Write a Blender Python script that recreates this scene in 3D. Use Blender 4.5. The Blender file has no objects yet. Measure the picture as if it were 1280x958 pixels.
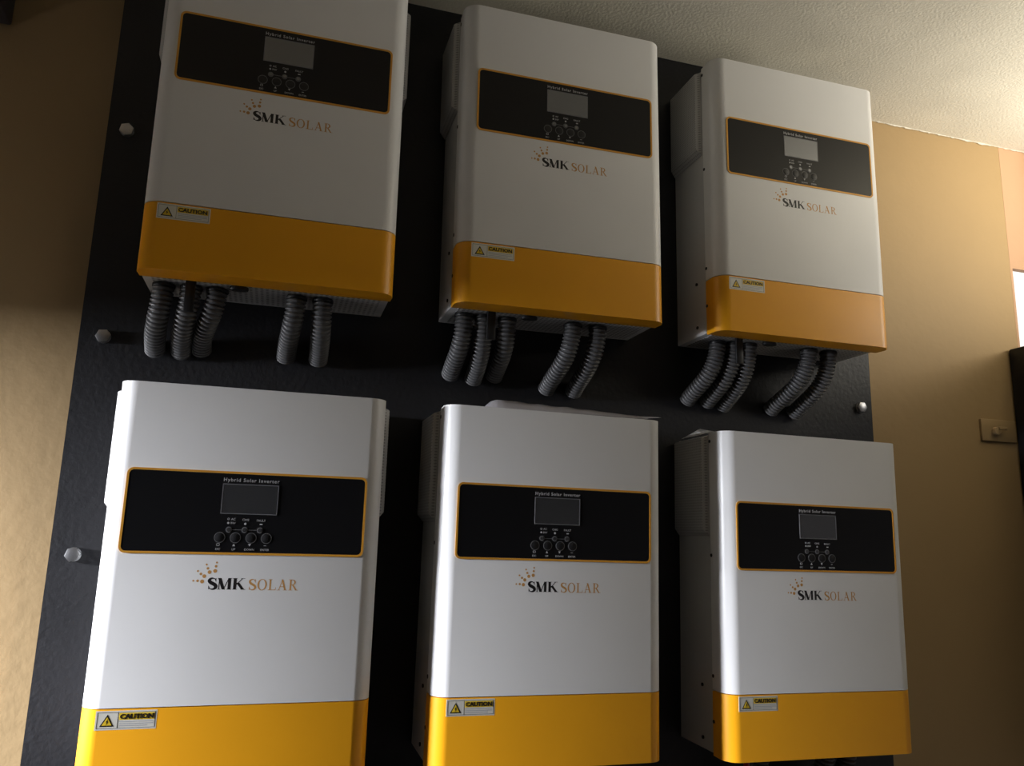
import bpy, bmesh, math, random
from mathutils import Vector, Matrix, noise

random.seed(7)
scene = bpy.context.scene
C = scene.collection
ZO = 1.6                      # the panel row's reference height above the floor

# ------------------------------------------------------------------ camera
F_PX = 976.16
cam_d = bpy.data.cameras.new('camera')
cam_d.sensor_fit = 'HORIZONTAL'; cam_d.sensor_width = 36.0
cam_d.lens = F_PX / 1280 * 36.0
cam_d.clip_start = 0.02
cam = bpy.data.objects.new('camera', cam_d); C.objects.link(cam)
pitch, yaw, roll = 0.1919, 0.2876, 0.0272
fw = Vector((math.sin(yaw) * math.cos(pitch), math.cos(yaw) * math.cos(pitch), math.sin(pitch)))
rt = Vector((math.cos(yaw), -math.sin(yaw), 0)); up = rt.cross(fw)
r2 = math.cos(roll) * rt + math.sin(roll) * up
u2 = -math.sin(roll) * rt + math.cos(roll) * up
M = Matrix((r2, u2, -fw)).transposed().to_4x4()
M.translation = (0.0272, -0.9486, 0.0305 + ZO)
cam.matrix_world = M
scene.camera = cam

# ------------------------------------------------------------------ world, light, exposure
world = bpy.data.worlds.new('world'); scene.world = world; world.use_nodes = True
wn = world.node_tree.nodes; wn.clear()
wo = wn.new('ShaderNodeOutputWorld'); wb = wn.new('ShaderNodeBackground')
wb.inputs['Color'].default_value = (1.0, 0.97, 0.92, 1); wb.inputs['Strength'].default_value = 1.15
world.node_tree.links.new(wb.outputs[0], wo.inputs[0])

def area(name, loc, target, sx, sy, power, col):
    l = bpy.data.lights.new(name, 'AREA'); l.shape = 'RECTANGLE'; l.size = sx; l.size_y = sy
    l.energy = power; l.color = col
    o = bpy.data.objects.new(name, l); C.objects.link(o); o.location = loc
    za = (Vector(loc) - Vector(target)).normalized()
    xa = Vector((0, 1, 0)); xa = (xa - za * xa.dot(za)).normalized(); ya = za.cross(xa)
    o.rotation_euler = Matrix((xa, ya, za)).transposed().to_euler()
    return o
# daylight outside the window on the left and light thrown up by the sunlit ground outside the window on the right
area('daylight_left', (-1.95, -0.172, ZO + 0.355), (-0.95, -0.16, ZO + 0.05), 0.40, 0.38, 455.0, (0.90, 0.925, 1.0))
area('daylight_right', (1.60, -0.43, ZO + 0.54), (1.38, -0.15, ZO + 1.47), 0.50, 0.16, 12.4, (1.0, 0.93, 0.79))

scene.view_settings.view_transform = 'Standard'
scene.view_settings.look = 'None'
scene.view_settings.gamma = 1.0
scene.view_settings.use_curve_mapping = False
scene.view_settings.exposure = 0.0

# ------------------------------------------------------------------ materials
MATS = {}
def mat(name, col, rough=0.5, metal=0.0, spec=0.5, var=0.0, vscale=6.0, bump=0.0, bscale=80.0, detail=4.0, coat=0.0):
    m = bpy.data.materials.new(name); m.use_nodes = True
    nt = m.node_tree; b = nt.nodes['Principled BSDF']
    b.inputs['Base Color'].default_value = (*col, 1); b.inputs['Roughness'].default_value = rough
    b.inputs['Metallic'].default_value = metal; b.inputs['Specular IOR Level'].default_value = spec
    b.inputs['Coat Weight'].default_value = coat
    tc = nt.nodes.new('ShaderNodeTexCoord')
    if var:
        n = nt.nodes.new('ShaderNodeTexNoise'); n.inputs['Scale'].default_value = vscale; n.inputs['Detail'].default_value = detail
        nt.links.new(tc.outputs['Object'], n.inputs['Vector'])
        rmp = nt.nodes.new('ShaderNodeValToRGB')
        rmp.color_ramp.elements[0].position = 0.3; rmp.color_ramp.elements[1].position = 0.7
        rmp.color_ramp.elements[0].color = (*[c * (1 - var) for c in col], 1)
        rmp.color_ramp.elements[1].color = (*[min(1, c * (1 + var)) for c in col], 1)
        nt.links.new(n.outputs['Fac'], rmp.inputs['Fac']); nt.links.new(rmp.outputs['Color'], b.inputs['Base Color'])
    if bump:
        n2 = nt.nodes.new('ShaderNodeTexNoise'); n2.inputs['Scale'].default_value = bscale; n2.inputs['Detail'].default_value = 6
        nt.links.new(tc.outputs['Object'], n2.inputs['Vector'])
        bp = nt.nodes.new('ShaderNodeBump'); bp.inputs['Strength'].default_value = 1.0; bp.inputs['Distance'].default_value = bump
        nt.links.new(n2.outputs['Fac'], bp.inputs['Height']); nt.links.new(bp.outputs['Normal'], b.inputs['Normal'])
    MATS[name] = m
    return m

def perforated(name, col, dark, freq, radius, axis, rough=0.45):
    """painted sheet metal punched with a fine grid of round holes"""
    m = mat(name, col, rough); nt = m.node_tree; b = nt.nodes['Principled BSDF']
    tc = nt.nodes.new('ShaderNodeTexCoord')
    keep = [1, 1, 1]; keep[axis] = 0
    def vm(op, a, v=None):
        n = nt.nodes.new('ShaderNodeVectorMath'); n.operation = op
        nt.links.new(a, n.inputs[0])
        if v is not None: n.inputs[1].default_value = v
        return n
    s = vm('MULTIPLY', tc.outputs['Object'], tuple(k * freq for k in keep))
    f = vm('FRACTION', s.outputs[0])
    c = vm('SUBTRACT', f.outputs[0], tuple(0.5 * k for k in keep))
    ln = vm('LENGTH', c.outputs[0])
    lt = nt.nodes.new('ShaderNodeMath'); lt.operation = 'LESS_THAN'; lt.inputs[1].default_value = radius
    nt.links.new(ln.outputs['Value'], lt.inputs[0])
    mx = nt.nodes.new('ShaderNodeMix'); mx.data_type = 'RGBA'
    mx.inputs['A'].default_value = (*col, 1); mx.inputs['B'].default_value = (*dark, 1)
    nt.links.new(lt.outputs[0], mx.inputs['Factor']); nt.links.new(mx.outputs['Result'], b.inputs['Base Color'])
    return m

white = mat('white_powder_coat', (0.78, 0.775, 0.765), 0.34, spec=0.5, var=0.02, vscale=9)
grey_case = mat('case_sheet_metal', (0.55, 0.55, 0.55), 0.5, var=0.03)
yellow = mat('yellow_powder_coat', (0.90, 0.40, 0.010), 0.36, var=0.03, vscale=8)
perf_side = perforated('perforated_side', (0.52, 0.52, 0.52), (0.30, 0.30, 0.30), 260, 0.27, 0)
perf_bottom = perforated('perforated_bottom', (0.5, 0.5, 0.5), (0.16, 0.16, 0.16), 150, 0.30, 2)
panel_black = mat('black_panel_film', (0.008, 0.008, 0.009), 0.28, spec=0.35)
orange_line = mat('orange_border', (0.70, 0.33, 0.035), 0.4)
lcd = mat('display_glass', (0.24, 0.25, 0.27), 0.14, metal=0.85)
lcd_frame = mat('display_outline', (0.16, 0.16, 0.17), 0.4)
print_grey = mat('grey_print', (0.48, 0.48, 0.49), 0.5)
print_dim = mat('dim_grey_print', (0.13, 0.13, 0.135), 0.5)
button_black = mat('button_rubber', (0.009, 0.009, 0.010), 0.4)
ink_black = mat('black_ink', (0.012, 0.010, 0.010), 0.4)
ink_orange = mat('orange_ink', (0.56, 0.29, 0.085), 0.4)
label_white = mat('label_paper', (0.74, 0.72, 0.64), 0.45)
label_yellow = mat('label_yellow', (0.80, 0.55, 0.03), 0.45)
screw_black = mat('black_screw', (0.01, 0.01, 0.01), 0.35)
conduit_grey = mat('conduit_plastic', (0.095, 0.095, 0.097), 0.42, var=0.06, vscale=30)
gland_black = mat('gland_plastic', (0.010, 0.010, 0.011), 0.45)
board_black = mat('board_paint', (0.0125, 0.0125, 0.0145), 0.48, spec=0.4, var=0.25, vscale=5, bump=0.0006, bscale=140)
steel = mat('zinc_plated_steel', (0.55, 0.55, 0.56), 0.32, metal=1.0, var=0.08, vscale=60)
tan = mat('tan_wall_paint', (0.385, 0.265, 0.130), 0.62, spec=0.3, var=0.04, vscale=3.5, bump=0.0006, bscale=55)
peach = mat('peach_paint_and_light', (0.53, 0.325, 0.195), 0.62, spec=0.3, var=0.03, vscale=3, bump=0.0006, bscale=55)  # partly peach paint, partly the stronger light there put into the colour
ceil_m = mat('ceiling_plaster', (0.70, 0.665, 0.57), 0.85, spec=0.1, var=0.05, vscale=11, bump=0.0010, bscale=230)
floor_m = mat('cement_floor', (0.05, 0.047, 0.045), 0.6, var=0.15, vscale=3, bump=0.002, bscale=40)
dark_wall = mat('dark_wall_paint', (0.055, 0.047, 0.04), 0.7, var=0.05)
plaster_white = mat('white_plaster', (0.75, 0.72, 0.66), 0.7, bump=0.001)
cab_black = mat('black_cabinet_paint', (0.006, 0.006, 0.0065), 0.5, spec=0.3, var=0.2, bump=0.0006, bscale=60)
plate_tan = mat('plate_paint', (0.36, 0.25, 0.122), 0.5, var=0.05)
dark_plastic = mat('dark_plastic', (0.05, 0.045, 0.05), 0.5, var=0.1)
plastic_film = mat('plastic_film', (0.62, 0.60, 0.62), 0.18, spec=0.7, var=0.04, vscale=40)
paper = mat('white_paper', (0.80, 0.80, 0.80), 0.6, var=0.02)
red_m = mat('red_cable', (0.45, 0.02, 0.06), 0.4)

# ------------------------------------------------------------------ mesh helpers
def obj(name, bm, m, parent=None, smooth=35, loc=None):
    me = bpy.data.meshes.new(name)
    bmesh.ops.recalc_face_normals(bm, faces=bm.faces[:])
    bm.to_mesh(me); bm.free()
    me.materials.append(m)
    if smooth:
        for p in me.polygons: p.use_smooth = True
        me.set_sharp_from_angle(angle=math.radians(smooth))
    o = bpy.data.objects.new(name, me); C.objects.link(o)
    if parent: o.parent = parent
    if loc: o.location = loc
    return o

def tag(o, label, cat, group=None):
    o['label'] = label; o['category'] = cat
    if group: o['group'] = group
    return o

def struct(o, label=None):
    o['kind'] = 'structure'
    if label: o['label'] = label
    return o

def empty(name, loc, rot_y=0.0):
    o = bpy.data.objects.new(name, None); C.objects.link(o)
    o.empty_display_size = 0.05; o.location = loc; o.rotation_euler = (0, rot_y, 0)
    return o

def box(bm, x0, x1, y0, y1, z0, z1, bev=0.0, seg=2):
    r = bmesh.ops.create_cube(bm, size=1.0)
    vs = r['verts']
    for v in vs:
        v.co = Vector(((x0 + x1) / 2 + v.co.x * (x1 - x0), (y0 + y1) / 2 + v.co.y * (y1 - y0), (z0 + z1) / 2 + v.co.z * (z1 - z0)))
    if bev:
        es = list({e for v in vs for e in v.link_edges})
        bmesh.ops.bevel(bm, geom=es, offset=bev, segments=seg, affect='EDGES', profile=0.5)
    return bm

def prism(bm, pts, z0, z1, axis='z', bev=0.0):
    """closed outline pts extruded between z0 and z1 along the axis; pts are (x,y) for z, (x,z) for y"""
    def co(p, t):
        return (p[0], p[1], t) if axis == 'z' else (p[0], t, p[1])
    a = [bm.verts.new(co(p, z0)) for p in pts]; b = [bm.verts.new(co(p, z1)) for p in pts]
    n = len(pts)
    fa = bm.faces.new(a); fb = bm.faces.new(b)
    for i in range(n): bm.faces.new((a[i], a[(i + 1) % n], b[(i + 1) % n], b[i]))
    if bev:
        es = list(fa.edges) + list(fb.edges)
        bmesh.ops.bevel(bm, geom=es, offset=bev, segments=2, affect='EDGES', profile=0.5)
    return bm

def rrect(x0, x1, z0, z1, r, n=6):
    out = []
    for cx, cz, a0 in ((x1 - r, z1 - r, 0), (x0 + r, z1 - r, 90), (x0 + r, z0 + r, 180), (x1 - r, z0 + r, 270)):
        for i in range(n + 1):
            a = math.radians(a0 + 90 * i / n); out.append((cx + r * math.cos(a), cz + r * math.sin(a)))
    return out

def circ(cx, cz, r, n=16, a0=0.0):
    return [(cx + r * math.cos(a0 + 2 * math.pi * i / n), cz + r * math.sin(a0 + 2 * math.pi * i / n)) for i in range(n)]

def ring(bm, cx, cz, ro, ri, y0, y1, n=24):
    a = circ(cx, cz, ro, n); b = circ(cx, cz, ri, n)
    rows = [[bm.verts.new((p[0], y, p[1])) for p in q] for q, y in ((a, y1), (a, y0), (b, y0), (b, y1))]
    for k in range(3):
        for i in range(n): bm.faces.new((rows[k][i], rows[k][(i + 1) % n], rows[k + 1][(i + 1) % n], rows[k + 1][i]))
    return bm

def frame(bm, outer, inner, y0, y1):
    n = len(outer)
    rows = [[bm.verts.new((p[0], y, p[1])) for p in q] for q, y in ((outer, y1), (outer, y0), (inner, y0), (inner, y1))]
    for k in range(3):
        for i in range(n): bm.faces.new((rows[k][i], rows[k][(i + 1) % n], rows[k + 1][(i + 1) % n], rows[k + 1][i]))
    return bm

def text_into(bm, s, x, z, size, y, align='CENTER', spacing=1.0, bold=0.0, sx=1.0, ext=0.00012):
    cu = bpy.data.curves.new('lettering', 'FONT'); cu.body = s; cu.size = size; cu.align_x = align
    cu.space_character = spacing; cu.extrude = ext; cu.offset = bold; cu.resolution_u = 3
    to = bpy.data.objects.new('lettering', cu); C.objects.link(to)
    bpy.context.view_layer.update()
    me = bpy.data.meshes.new_from_object(to.evaluated_get(bpy.context.evaluated_depsgraph_get()))
    bpy.data.objects.remove(to); bpy.data.curves.remove(cu)
    for v in me.vertices:
        px, py, pz = v.co
        v.co = (x + px * sx, y - pz, z + py)
    bm.from_mesh(me); bpy.data.meshes.remove(me)
    return bm

# ------------------------------------------------------------------ room
WY = 0.178; ZC = 0.8306 + ZO; BY = 0.127
X0, X1, Y0 = -1.3, 1.50, -2.4
struct(obj('floor', box(bmesh.new(), X0 - .1, X1 + .1, Y0 - .1, WY + .1, -0.06, 0.0), floor_m, smooth=0), 'grey cement floor of the room')
struct(obj('ceiling', box(bmesh.new(), X0 - .1, X1 + .1, Y0 - .1, WY + .1, ZC, ZC + .1), ceil_m, smooth=0), 'off white rough plaster ceiling')
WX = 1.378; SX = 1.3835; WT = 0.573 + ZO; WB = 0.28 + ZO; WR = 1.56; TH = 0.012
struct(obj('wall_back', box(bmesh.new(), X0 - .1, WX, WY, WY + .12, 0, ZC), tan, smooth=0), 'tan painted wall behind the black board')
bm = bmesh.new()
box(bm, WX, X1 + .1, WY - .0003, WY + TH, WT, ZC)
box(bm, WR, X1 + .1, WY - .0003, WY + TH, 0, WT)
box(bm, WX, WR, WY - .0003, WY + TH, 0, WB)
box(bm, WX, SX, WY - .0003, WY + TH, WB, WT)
struct(obj('wall_window', bm, peach, smooth=0), 'peach painted wall, lightened with painted-in light, around the bright window opening')
bm = bmesh.new()
RY0, RY1, RB, RT = -0.72, 0.04, ZO + 0.34, ZO + 0.80
box(bm, X1, X1 + .1, Y0, RY0, 0, ZC); box(bm, X1, X1 + .1, RY1, WY, 0, ZC)
box(bm, X1, X1 + .1, RY0, RY1, 0, RB); box(bm, X1, X1 + .1, RY0, RY1, RT, ZC)
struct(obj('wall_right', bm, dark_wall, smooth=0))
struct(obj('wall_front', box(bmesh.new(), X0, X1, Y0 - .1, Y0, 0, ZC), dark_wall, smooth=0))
# left wall with a low window
DY0, DY1, DB, DT = -0.62, 0.07, ZO - 0.15, ZO + 0.23
bm = bmesh.new()
box(bm, X0 - .1, X0, Y0, DY0, 0, ZC); box(bm, X0 - .1, X0, DY1, WY, 0, ZC); box(bm, X0 - .1, X0, DY0, DY1, DT, ZC); box(bm, X0 - .1, X0, DY0, DY1, 0, DB)
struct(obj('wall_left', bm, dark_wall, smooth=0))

# ragged ceiling plaster lapping on to the top of the wall
def ragged(name, xa, xb, y):
    bm = bmesh.new(); n = int((xb - xa) / 0.004); rows = []
    for i in range(n + 1):
        x = xa + (xb - xa) * i / n
        d = 0.0003 + 0.0036 * max(0, noise.noise((x * 48, 1.3, y))) + 0.0034 * max(0, noise.noise((x * 140, 5.1, y)))
        rows.append([bm.verts.new(p) for p in ((x, y, ZC), (x, y - .0012, ZC), (x, y - .001, ZC - d * .8), (x, y, ZC - d))])
    for i in range(n):
        for k in range(3): bm.faces.new((rows[i][k], rows[i][k + 1], rows[i + 1][k + 1], rows[i + 1][k]))
    return obj(name, bm, ceil_m, smooth=60)
struct(ragged('trim_1', 0.985, X1, WY - .0016), 'ragged plaster edge where ceiling meets wall')
struct(ragged('trim_2', X0, -0.23, WY), 'ragged plaster edge at the dark left corner')

# ------------------------------------------------------------------ mounting board and its bolts
bd = obj('mounting_board', box(bmesh.new(), -0.2265, 0.981, BY, WY, ZO - 0.62, ZC - 0.0005), board_black, smooth=0)
tag(bd, 'large flat black board fixed to the tan wall behind all six inverters', 'board')

def hexbolt(x, z, rot, label):
    e = empty('hex_bolt', (x, BY, z + ZO))
    tag(e, label, 'bolt', 'bolts holding the black board')
    bm = bmesh.new(); prism(bm, circ(0, 0, .0086, 24), -.0016, 0, 'y', .0003); obj('washer', bm, steel, e)
    bm = bmesh.new(); prism(bm, circ(0, 0, .0091, 6, rot), -.0070, -.0016, 'y', .0006); obj('bolt_head', bm, steel, e, smooth=25)
hexbolt(-0.202, 0.548, .3, 'dim silver hex bolt in black board left of top left inverter, highest bolt')
hexbolt(-0.198, 0.264, .1, 'silver hex bolt in black board level with the top left inverter\'s hanging conduits')
hexbolt(-0.200, -0.007, .2, 'bright silver hex bolt in black board left of the bottom left inverter\'s display')
hexbolt(0.957, 0.256, .0, 'silver hex bolt near the board\'s right edge, above the bottom right inverter')

# ------------------------------------------------------------------ serif logo glyphs (unit cap height)
def catmull(P, n=10):
    out = []
    Q = [P[0]] + list(P) + [P[-1]]
    for i in range(1, len(Q) - 2):
        p0, p1, p2, p3 = [Vector(q) for q in Q[i - 1:i + 3]]
        for k in range(n):
            t = k / n
            out.append(0.5 * ((2 * p1) + (p2 - p0) * t + (2 * p0 - 5 * p1 + 4 * p2 - p3) * t * t + (3 * p1 - p0 - 3 * p2 + p3) * t ** 3))
    out.append(Vector(P[-1])); return out

def glyph(ch, T, t):
    """list of convex-ish quads for one serif capital; T thick and t thin stroke width"""
    q = []; s = 0.035
    def R(x0, x1, z0, z1): q.append([(x0, z0), (x1, z0), (x1, z1), (x0, z1)])
    def bar(xa, za, xb, zb, w): q.append([(xa - w / 2, za), (xa + w / 2, za), (xb + w / 2, zb), (xb - w / 2, zb)])
    def ser(cx, z, w):
        R(cx - w / 2, cx + w / 2, z, z + s) if z < .5 else R(cx - w / 2, cx + w / 2, z - s, z)
    if ch == 'S':
        P = catmull([(.53, .74), (.46, .91), (.29, .975), (.12, .90), (.08, .74), (.18, .60), (.32, .51), (.47, .41), (.55, .25), (.47, .08), (.29, .022), (.12, .10), (.05, .27)], 6)
        m = len(P); L = []
        for i in range(m):
            a = P[max(0, i - 1)]; b = P[min(m - 1, i + 1)]; d = (b - a).normalized(); nn = Vector((-d.y, d.x))
            f = abs(i / (m - 1) - .5) * 2
            w = (T * 1.05 * max(0, 1 - (f / .75) ** 2) + t * 1.0) / 2
            L.append((P[i] + nn * w, P[i] - nn * w))
        for i in range(m - 1): q.append([tuple(L[i][0]), tuple(L[i][1]), tuple(L[i + 1][1]), tuple(L[i + 1][0])])
        q.append([(.49, .98), (.545, .98), (.545, .68), (.515, .68)]); q.append([(.035, .02), (.09, .02), (.065, .32), (.035, .32)])
        return q, .60
    if ch == 'M':
        bar(.14, 0, .14, 1, t); ser(.14, 0, .26); R(.02, .20, 1 - s, 1)
        bar(.46, 0, .15, 1, T * 1.1); bar(.46, 0, .80, 1, t)
        bar(.85, 0, .85, 1, T); ser(.85, 0, .34); R(.78, 1.02, 1 - s, 1)
        return q, 1.04
    if ch == 'K':
        bar(.17, 0, .17, 1, T); ser(.17, 0, .34); ser(.17, 1, .34)
        bar(.22, .38, .70, 1, t); ser(.72, 1, .30); bar(.36, .60, .76, 0, T * 1.1); ser(.76, 0, .36)
        return q, .95
    if ch == 'O':
        n = 32
        for i in range(n):
            a, b = 2 * math.pi * i / n, 2 * math.pi * (i + 1) / n
            f = lambda v, rx, rz: (.40 + rx * math.cos(v), .5 + rz * math.sin(v))
            q.append([f(a, .39, .52), f(b, .39, .52), f(b, .39 - T, .52 - t), f(a, .39 - T, .52 - t)])
        return q, .80
    if ch == 'L':
        bar(.17, 0, .17, 1, T); ser(.17, 1, .34); R(0.0, .60, 0, t)
        q.append([(.57, 0), (.64, 0), (.66, .28), (.635, .28)])
        return q, .66
    if ch == 'A':
        bar(.14, 0, .42, 1, t); bar(.68, 0, .40, 1, T * 1.1); R(.22, .58, .30, .30 + t)
        ser(.12, 0, .26); ser(.68, 0, .34)
        return q, .84
    if ch == 'R':
        bar(.17, 0, .17, 1, T); ser(.17, 0, .34); R(0, .30, 1 - s, 1)
        n = 14
        for i in range(n):
            a, b = math.pi * (i / n - .5), math.pi * ((i + 1) / n - .5)
            f = lambda v, rx, rz: (.30 + rx * math.cos(v), .74 + rz * math.sin(v))
            q.append([f(a, .30, .26), f(b, .30, .26), f(b, .30 - T, .26 - t), f(a, .30 - T, .26 - t)])
        R(.2, .31, 1 - t, 1); R(.2, .31, .48, .48 + t)
        bar(.36, .50, .66, 0, T * 1.05); ser(.70, 0, .26)
        return q, .84

def serif_word(word, x0, x1, z0, cap, T, t, y, gap):
    gl = [glyph(c, T, t) for c in word]
    tot = sum(w for _, w in gl) + gap * (len(word) - 1); k = (x1 - x0) / tot
    bm = bmesh.new(); x = 0.0
    for qs, w in gl:
        for qd in qs:
            bm.faces.new([bm.verts.new((x0 + (x + p[0]) * k, y, z0 + p[1] * cap)) for p in qd])
        x += w + gap
    return bm

# ------------------------------------------------------------------ one inverter (origin: bottom centre of its back)
D = 0.1265; HW = 0.15; RC = 0.020; CD = 0.036
VB = -0.2424                                  # bottom of the cover measured from the lower edge of the display strip
def V(v): return v - VB
def Y(y): return y - D                         # front face at y = -D
def cover_outline():
    out = [(HW, Y(CD)), (-HW, Y(CD))]
    n = 10
    for i in range(n + 1):
        a = math.radians(180 + 90 * i / n); out.append((-HW + RC + RC * math.cos(a), Y(RC) + RC * math.sin(a)))
    for i in range(n + 1):
        a = math.radians(270 + 90 * i / n); out.append((HW - RC + RC * math.cos(a), Y(RC) + RC * math.sin(a)))
    return out

def make_inverter():
    e = empty('inverter', (0, 0, 0))
    # case
    case = obj('case_body', box(bmesh.new(), -HW + .001, HW - .001, Y(CD), -0.0002, V(-.2395), V(.187), .0015), grey_case, e)
    bm = bmesh.new(); box(bm, -HW + .012, HW - .012, Y(CD + .006), -.010, V(-.2405), V(-.2394)); obj('bottom_grille', bm, perf_bottom, e, smooth=0)
    # upper white and lower yellow cover
    up_ = obj('upper_cover', prism(bmesh.new(), cover_outline(), V(-.1590), V(.1895), 'z', .0016), white, e, smooth=30)
    low = obj('lower_cover', prism(bmesh.new(), cover_outline(), V(-.2424), V(-.1600), 'z', .0012), yellow, e, smooth=30)
    # fan boxes on both flanks
    for s in (-1, 1):
        xi, xo = s * (HW - .0005), s * (HW + .0085)
        bm = bmesh.new()
        pts = [(xi, Y(CD + .002)), (xo, Y(CD + .007)), (xo, -.004), (xi, -.0008)]
        prism(bm, pts, V(.044), V(.1855), 'z', .0)
        for v in bm.verts:                        # sloped lower and upper end
            if abs(v.co.x) > HW + .005:
                v.co.z += .010 if v.co.z < V(.1) else -.003
        bmesh.ops.bevel(bm, geom=bm.edges[:], offset=.0012, segments=2, affect='EDGES', profile=.5)
        fb = obj('fan_guard', bm, perf_side, e, smooth=30)
        for yy, vv in ((CD + .05, .056),):
            bm = bmesh.new(); prism(bm, circ(Y(yy), V(vv), .0016, 10), 0, .0009, 'z')
            for v in bm.verts: v.co = Vector((s * (HW + .0075 + v.co.z), v.co.x, v.co.y))
            obj('guard_screw', bm, screw_black, fb)
    # flank screws
    for s in (-1, 1):
        for yy, vv in ((.0335, .177), (.0335, .018), (.0335, -.141), (.063, -.157), (.0335, -.199), (.063, -.225)):
            bm = bmesh.new(); prism(bm, circ(Y(yy), V(vv), .0024, 10), -.001, .0007, 'z')
            for v in bm.verts: v.co = Vector((s * (HW + v.co.z), v.co.x, v.co.y))
            obj('flank_screw', bm, screw_black, e)
    # display strip
    f0 = Y(0)
    dp = obj('display_strip', prism(bmesh.new(), rrect(-.1285, .1285, V(.0025), V(.0903), .0050), f0 - .0007, f0 + .0004, 'y'), panel_black, e)
    obj('strip_border', frame(bmesh.new(), rrect(-.131, .131, V(0), V(.0928), .0070), rrect(-.1286, .1286, V(.0024), V(.0904), .0050), f0 - .0009, f0 + .0004), orange_line, dp)
    yf = f0 - .0007
    bm = bmesh.new(); box(bm, -.0296, .0296, yf - .0004, yf, V(.0460), V(.0779)); obj('screen', bm, lcd, dp, smooth=0)
    o_ = [(-.0306, V(.0450)), (.0306, V(.0450)), (.0306, V(.0789)), (-.0306, V(.0789))]
    i_ = [(-.0297, V(.0459)), (.0297, V(.0459)), (.0297, V(.0780)), (-.0297, V(.0780))]
    obj('screen_outline', frame(bmesh.new(), o_, i_, yf - .0005, yf), lcd_frame, dp, smooth=0)
    bm = text_into(bmesh.new(), 'Hybrid Solar Inverter', 0, V(.0815), .0056, yf - .0002, spacing=1.22, bold=.00008)
    obj('title_lettering', bm, print_grey, dp, smooth=0)
    for x in (-.0200, -.0031, .0135):
        obj('indicator_ring', ring(bmesh.new(), x, V(.0276), .0034, .0023, yf - .0003, yf), print_dim, dp)
        bm = bmesh.new(); prism(bm, circ(x, V(.0276), .0022, 14), yf - .0006, yf, 'y'); obj('indicator_light', bm, lcd, dp)
    for a, b in ((-.0164, -.0067), (.0005, .0099)):
        bm = bmesh.new(); box(bm, a, b, yf - .0002, yf, V(.0273), V(.0279)); obj('link_line', bm, print_dim, dp, smooth=0)
    for x in (-.0290, -.0122, .0046, .0212):
        bt = obj('button', prism(bmesh.new(), circ(x, V(.0188), .0050, 24), yf - .0004, yf, 'y', .0001), button_black, dp)
        obj('button_ring', ring(bmesh.new(), x, V(.0188), .0059, .0053, yf - .0003, yf, 28), print_dim, bt)
    bm = bmesh.new()
    text_into(bm, 'AC', -.0160, V(.0382), .0034, yf - .0002); text_into(bm, 'INV', -.0160, V(.0338), .0034, yf - .0002)
    text_into(bm, 'CHG', -.0028, V(.0378), .0034, yf - .0002); text_into(bm, 'FAULT', .0140, V(.0374), .0034, yf - .0002)
    for q in (circ(-.0212, V(.0350), .0012, 10), circ(-.0028, V(.0345), .0013, 10)): prism(bm, q, yf - .0003, yf, 'y')
    frame(bm, circ(-.0212, V(.0394), .0012, 8), circ(-.0212, V(.0394), .0008, 8), yf - .0003, yf)
    box(bm, .0128, .0158, yf - .0003, yf, V(.0337), V(.0350))
    for s_, x in (('ESC', -.0298), ('UP', -.0131), ('DOWN', .0037), ('ENTER', .0204)): text_into(bm, s_, x, V(.0049), .0032, yf - .0002)
    frame(bm, rrect(-.0314, -.0282, V(.0095), V(.0122), .0004, 2), rrect(-.0310, -.0286, V(.0099), V(.0118), .0003, 2), yf - .0003, yf)
    prism(bm, [(-.0146, V(.0095)), (-.0116, V(.0095)), (-.0131, V(.0122))], yf - .0003, yf, 'y')
    prism(bm, [(.0022, V(.0122)), (.0052, V(.0122)), (.0037, V(.0095))], yf - .0003, yf, 'y')
    box(bm, .0190, .0218, yf - .0003, yf, V(.0104), V(.0109))
    obj('key_lettering', bm, print_grey, dp, smooth=0)['kind'] = 'stuff'
    # logo
    yl = f0 - .00008
    lg = obj('logo_lettering', serif_word('SMK', -.0362, .0036, V(-.0378), 0.0124, .215, .07, yl, .03), ink_black, e, smooth=0)
    lg['label'] = 'bold black serif letters SMK'
    o = obj('logo_lettering', serif_word('SOLAR', .0066, .0606, V(-.0382), .0119, .135, .055, yl, .10), ink_orange, e, smooth=0)
    o['label'] = 'orange serif letters SOLAR'
    bm = bmesh.new()
    k = .000338
    for zx, zy, r in ((619, 92, 3.0), (632, 92, 4.2), (646, 94, 6.2), (630, 61, 3.2), (640, 70, 4.2), (651, 77, 6.0), (655, 40, 3.2), (660, 52, 4.2), (666, 64, 6.0), (686, 33, 3.2), (684.5, 45, 4.2), (683, 60, 6.2)):
        prism(bm, circ(-.0362 + (zx - 665) * k, V(-.0378) + (119 - zy) * k, r * k, 12), yl, yl + .0003, 'y')
    o = obj('logo_sun', bm, ink_orange, e, smooth=0); o['label'] = 'orange dots arranged as sun rays'
    # caution sticker
    cx0, cx1, c0, c1 = -.1330, -.0740, V(-.1803), V(-.1614)
    yc = f0 - .00012
    cl = obj('caution_sticker', prism(bmesh.new(), [(cx0, c0), (cx1, c0), (cx1, c1), (cx0, c1)], yc, f0 + .0002, 'y'), label_white, e, smooth=0)
    cl['label'] = 'white and yellow sticker reading CAUTION'
    bm = bmesh.new()
    frame(bm, [(cx0 + .0015, c0 + .0015), (cx1 - .0015, c0 + .0015), (cx1 - .0015, c1 - .0015), (cx0 + .0015, c1 - .0015)],
          [(cx0 + .0019, c0 + .0019), (cx1 - .0019, c0 + .0019), (cx1 - .0019, c1 - .0019), (cx0 + .0019, c1 - .0019)], yc - .0001, yc)
    box(bm, -.1118, -.1114, yc - .0001, yc, c0 + .0016, c1 - .0016)
    obj('sticker_border', bm, print_dim, cl, smooth=0)
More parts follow.
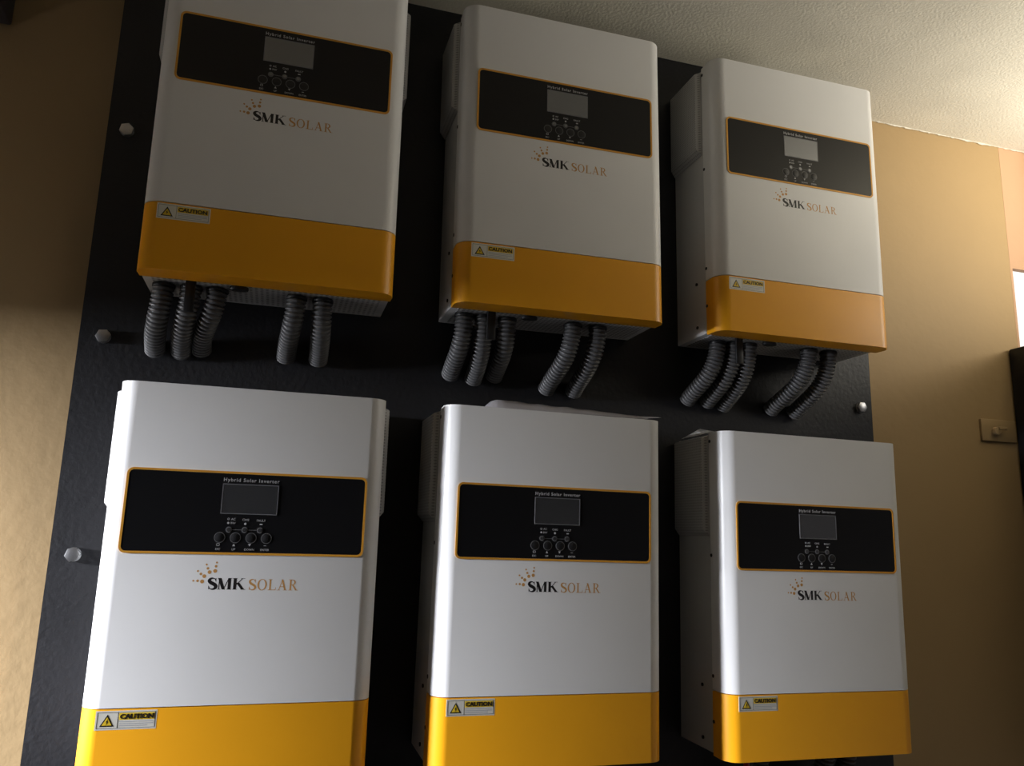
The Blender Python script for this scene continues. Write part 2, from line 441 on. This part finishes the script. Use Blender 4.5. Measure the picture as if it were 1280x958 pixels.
    bm = bmesh.new(); box(bm, -.1105, -.0764, yc - .0001, yc, c1 - .0092, c1 - .0024); obj('sticker_heading', bm, label_yellow, cl, smooth=0)
    bm = text_into(bmesh.new(), 'CAUTION', -.0935, c1 - .0080, .0064, yc - .0002, bold=.00022, sx=1.12); obj('sticker_lettering', bm, ink_black, cl, smooth=0)
    bm = bmesh.new()
    for zz, xe in ((.0114, -.0775), (.0134, -.0772), (.0154, -.0830)): box(bm, -.1100, xe, yc - .0001, yc, c1 - zz, c1 - zz + .0009)
    obj('sticker_small_print', bm, print_grey, cl, smooth=0)
    tx = -.1217
    bm = bmesh.new()
    tri = lambda s, o: [(tx - .0068 * s, c0 + o), (tx + .0068 * s, c0 + o), (tx, c0 + o + .0118 * s)]
    prism(bm, tri(1, .0034), yc - .0001, yc, 'y'); ob = obj('warning_triangle', bm, ink_black, cl, smooth=0)
    bm = bmesh.new(); prism(bm, tri(.70, .0046), yc - .0002, yc, 'y'); obj('triangle_field', bm, label_yellow, cl, smooth=0)
    bm = bmesh.new()
    z_ = c0 + .0052
    prism(bm, [(tx + .0006, z_ + .0056), (tx - .0012, z_ + .0026), (tx, z_ + .0026), (tx - .0008, z_), (tx + .0014, z_ + .0034), (tx + .0002, z_ + .0034)], yc - .0003, yc, 'y')
    obj('lightning_mark', bm, ink_black, cl, smooth=0)
    # underside: oval plug and rubber tab
    bm = bmesh.new(); pl = [(-.037 + .0115 * math.cos(a * math.pi / 10), Y(.046) + .007 * math.sin(a * math.pi / 10)) for a in range(20)]
    prism(bm, pl, V(-.2455), V(-.2405), 'z', .0012); obj('blank_plug', bm, gland_black, e)
    bm = bmesh.new(); box(bm, -.0985, -.0865, Y(.040), Y(.044), V(-.280), V(-.2400), .0012); obj('rubber_tab', bm, gland_black, e)
    return e

def copy_tree(o, parent=None):
    c = o.copy(); C.objects.link(c); c.parent = parent
    for ch in list(o.children): copy_tree(ch, c)
    return c

UNITS = [(-0.0009, 0.5656, .0044), (0.3789, 0.5687, .0081), (0.7647, 0.5687, .0008), (0.0, 0.0, -.0006), (0.3723, -0.0007, -.0061), (0.7628, -0.0092, -.0066)]
LABELS = ['white and yellow inverter at top left, dimmest lit, with conduits below',
          'white and yellow inverter in the middle of the top row under the ceiling',
          'white and yellow inverter at top right, its display screen pale grey',
          'brightest white and yellow inverter at bottom left, beside the sunlit tan wall',
          'white and yellow inverter in the middle of the bottom row with plastic film on top',
          'white and yellow inverter at bottom right with a red cable below it']
proto = make_inverter()
roots = []
for i, (x, z, r) in enumerate(UNITS):
    o = proto if i == 0 else copy_tree(proto)
    # the roll turns about the display strip, so move the base accordingly
    o.location = (x + VB * math.sin(-r), D, z + ZO + VB * math.cos(r))
    o.rotation_euler = (0, -r, 0)
    tag(o, LABELS[i], 'inverter', 'solar inverters on the black board')
    roots.append(o)

# ------------------------------------------------------------------ corrugated conduits
def tube_path(P0, P1, P2, P3, n):
    out = []
    for i in range(n + 1):
        t = i / n; a = 1 - t
        out.append(a ** 3 * P0 + 3 * a * a * t * P1 + 3 * a * t * t * P2 + t ** 3 * P3)
    return out
def corrugated(path, r0, pitch, depth, seg=20):
    bm = bmesh.new(); rings = []; n = len(path); L = 0.0
    ref = Vector((1, 0, 0))
    for i, p in enumerate(path):
        if i: L += (p - path[i - 1]).length
        d = (path[min(n - 1, i + 1)] - path[max(0, i - 1)]).normalized()
        s = (ref - d * ref.dot(d)).normalized(); q = d.cross(s)
        r = r0 - depth * (0.5 - 0.5 * math.cos(2 * math.pi * L / pitch)) ** 2
        rings.append([bm.verts.new(p + r * (math.cos(2 * math.pi * k / seg) * s + math.sin(2 * math.pi * k / seg) * q)) for k in range(seg)])
    for i in range(n - 1):
        for k in range(seg): bm.faces.new((rings[i][k], rings[i][(k + 1) % seg], rings[i + 1][(k + 1) % seg], rings[i + 1][k]))
    bm.faces.new(rings[0]); bm.faces.new(rings[-1])
    return bm

ORD = ['first', 'second', 'third', 'fourth', 'fifth']
def conduit(ui, x0, y0, x1, zend, label, r=.0128):
    ux, uz, _ = UNITS[ui]; zb = uz + ZO - .2405
    e = empty('conduit', (ux + x1, BY, zb + zend))
    tag(e, label, 'conduit', 'grey corrugated conduits under the inverters')
    off = Vector((ux + x1, BY, zb + zend))
    P0 = Vector((ux + x0, y0, zb - .0024)); P3 = off + Vector((0, -.001, 0))
    P1 = P0 + Vector(((x1 - x0) * .15, 0, zend * .62)); P2 = P3 + Vector((0, -.038, .022))
    path = [p - off for p in tube_path(P0, P1, P2, P3, 260)]
    obj('corrugated_tube', corrugated(path, r, .0052, .0027), conduit_grey, e, smooth=60)
    bm = bmesh.new(); prism(bm, circ(P0.x - off.x, P0.y - off.y, r + .0007, 20), P0.z - off.z - .0035, P0.z - off.z + .0011, 'z', .0008)
    obj('gland', bm, gland_black, e)

TOPS = {0: [(-.125, .066), (-.093, .064), (-.062, .064), (.034, .060), (.067, .060)],
        1: [(-.122, .068), (-.095, .066), (-.061, .066), (.035, .060), (.073, .060)],
        2: [(-.112, .070), (-.085, .067), (-.062, .064), (.044, .060), (.080, .060)]}
ENDS = {0: [(-.135, -.075), (-.104, -.074), (-.080, -.068), (.027, -.069), (.069, -.069)],
        1: [(-.127, -.077), (-.093, -.081), (-.062, -.074), (.019, -.086), (.061, -.087)],
        2: [(-.133, -.084), (-.100, -.087), (-.071, -.089), (.016, -.090), (.059, -.093)]}
UN = {0: 'top left inverter', 1: 'top middle inverter', 2: 'top right inverter', 5: 'bottom right inverter'}
for ui in (0, 1, 2):
    for k in range(5):
        conduit(ui, *TOPS[ui][k], *ENDS[ui][k], 'grey corrugated conduit, %s from left, below the %s' % (ORD[k], UN[ui]))
for k, w in ((2, 'left of the three'), (3, 'middle of the three'), (4, 'right of the three')):
    conduit(5, *TOPS[2][k], *ENDS[2][k], 'tip of grey conduit under the bottom right inverter, %s' % w)
# red cable below the bottom right inverter
ux, uz, _ = UNITS[5]
bm = corrugated([Vector((-.099 + .004 * t, .041 + .004 * t, -.2410 - .13 * t)) for t in [i / 20 for i in range(21)]], .0040, 1.0, 0, 12)
o = obj('power_cable', bm, red_m, loc=(ux, 0, uz + ZO)); tag(o, 'thin red cable end showing under the bottom right inverter', 'cable')

# ------------------------------------------------------------------ film and paper lying on the lower inverters
ux, uz, _ = UNITS[4]; zt = uz + ZO + .1895
bm = bmesh.new(); nx, ny = 40, 12; g = []
for i in range(nx + 1):
    s = i / nx; row = []
    for j in range(ny + 1):
        t = j / ny
        x = -.094 + s * .245; y = .004 + t * .085
        hgt = (.0125 * (1 - s) ** .7 + .0045) * math.sin(math.pi * min(1, max(0, t)) ** .75) * min(1, s * 14 + .15)
        hgt += .0012 * noise.noise((s * 14, t * 5, 2.0)) * min(1, t * 4) + .0006
        z = max(.0010, hgt)
        if s > .9: z += (s - .9) * .03
        row.append(bm.verts.new((x, y, z)))
    g.append(row)
for i in range(nx):
    for j in range(ny): bm.faces.new((g[i][j], g[i + 1][j], g[i + 1][j + 1], g[i][j + 1]))
bmesh.ops.solidify(bm, geom=bm.faces[:], thickness=.0006)
o = obj('plastic_film', bm, plastic_film, smooth=50, loc=(ux, 0, zt)); tag(o, 'crumpled pale plastic film lying on top of the bottom middle inverter', 'film')
ux, uz, _ = UNITS[5]; zt = uz + ZO + .187
bm = bmesh.new(); g = []
for i in range(13):
    s = i / 12
    prof = (.0005 + .0155 * min(1, s * 2.6)) if s < .39 else (.0160 - .0035 * (s - .39) / .61)
    g.append([bm.verts.new((-.160 + s * .062, .050 + .045 * j / 4, prof * (1 - .5 * abs(j - 3) / 3))) for j in range(5)])
for i in range(12):
    for j in range(4): bm.faces.new((g[i][j], g[i + 1][j], g[i + 1][j + 1], g[i][j + 1]))
bmesh.ops.solidify(bm, geom=bm.faces[:], thickness=.0006)
o = obj('folded_paper', bm, paper, smooth=50, loc=(ux, 0, zt)); tag(o, 'small folded white paper on top of the bottom right inverter', 'paper')

# ------------------------------------------------------------------ right side: black cabinet and wall plate
e = empty('cabinet', (1.45, WY, ZO - .35)); tag(e, 'black cabinet edge on the tan wall below the bright window', 'cabinet')
bm = bmesh.new(); box(bm, -.100, .045, -.30, -.002, 0, .755, .004)
for v in bm.verts:
    if v.co.x < -.09: v.co.x += .0015 * noise.noise((v.co.y * 30, v.co.z * 20, 1))
obj('cabinet_body', bm, cab_black, e)
bm = bmesh.new(); box(bm, -.094, .039, -.308, -.300, .008, .747, .002); dr = obj('cabinet_door', bm, cab_black, e)
bm = bmesh.new(); box(bm, -.080, -.070, -.320, -.308, .34, .44, .002); obj('door_handle', bm, steel, dr)
e = empty('wall_plate', (1.309, WY, .224 + ZO)); tag(e, 'tan painted wall plate with a small knob, left of the black cabinet', 'wall plate')
bm = bmesh.new(); box(bm, -.0435, .0385, -.005, 0, 0, .041, .0012); obj('plate', bm, plate_tan, e)
bm = bmesh.new(); prism(bm, circ(-.014, .019, .0075, 16), -.014, -.005, 'y', .0012); kb = obj('knob', bm, plate_tan, e)
bm = bmesh.new(); box(bm, -.014, .006, -.016, -.012, .021, .0265, .001); obj('knob_lever', bm, plate_tan, kb)
# dark box in the top left corner
e = empty('junction_box', (-.46, WY, .700 + ZO)); tag(e, 'dark plastic box on the wall in the unlit top left corner', 'box')
bm = bmesh.new(); box(bm, -.09, .088, -.05, 0, 0, .11, .004); b_ = obj('box_body', bm, dark_plastic, e)
for k in range(3):
    bm = bmesh.new(); box(bm, -.086, .084, -.053, -.05, .022 + .026 * k, .030 + .026 * k, .001); obj('cover_rib', bm, dark_plastic, e)
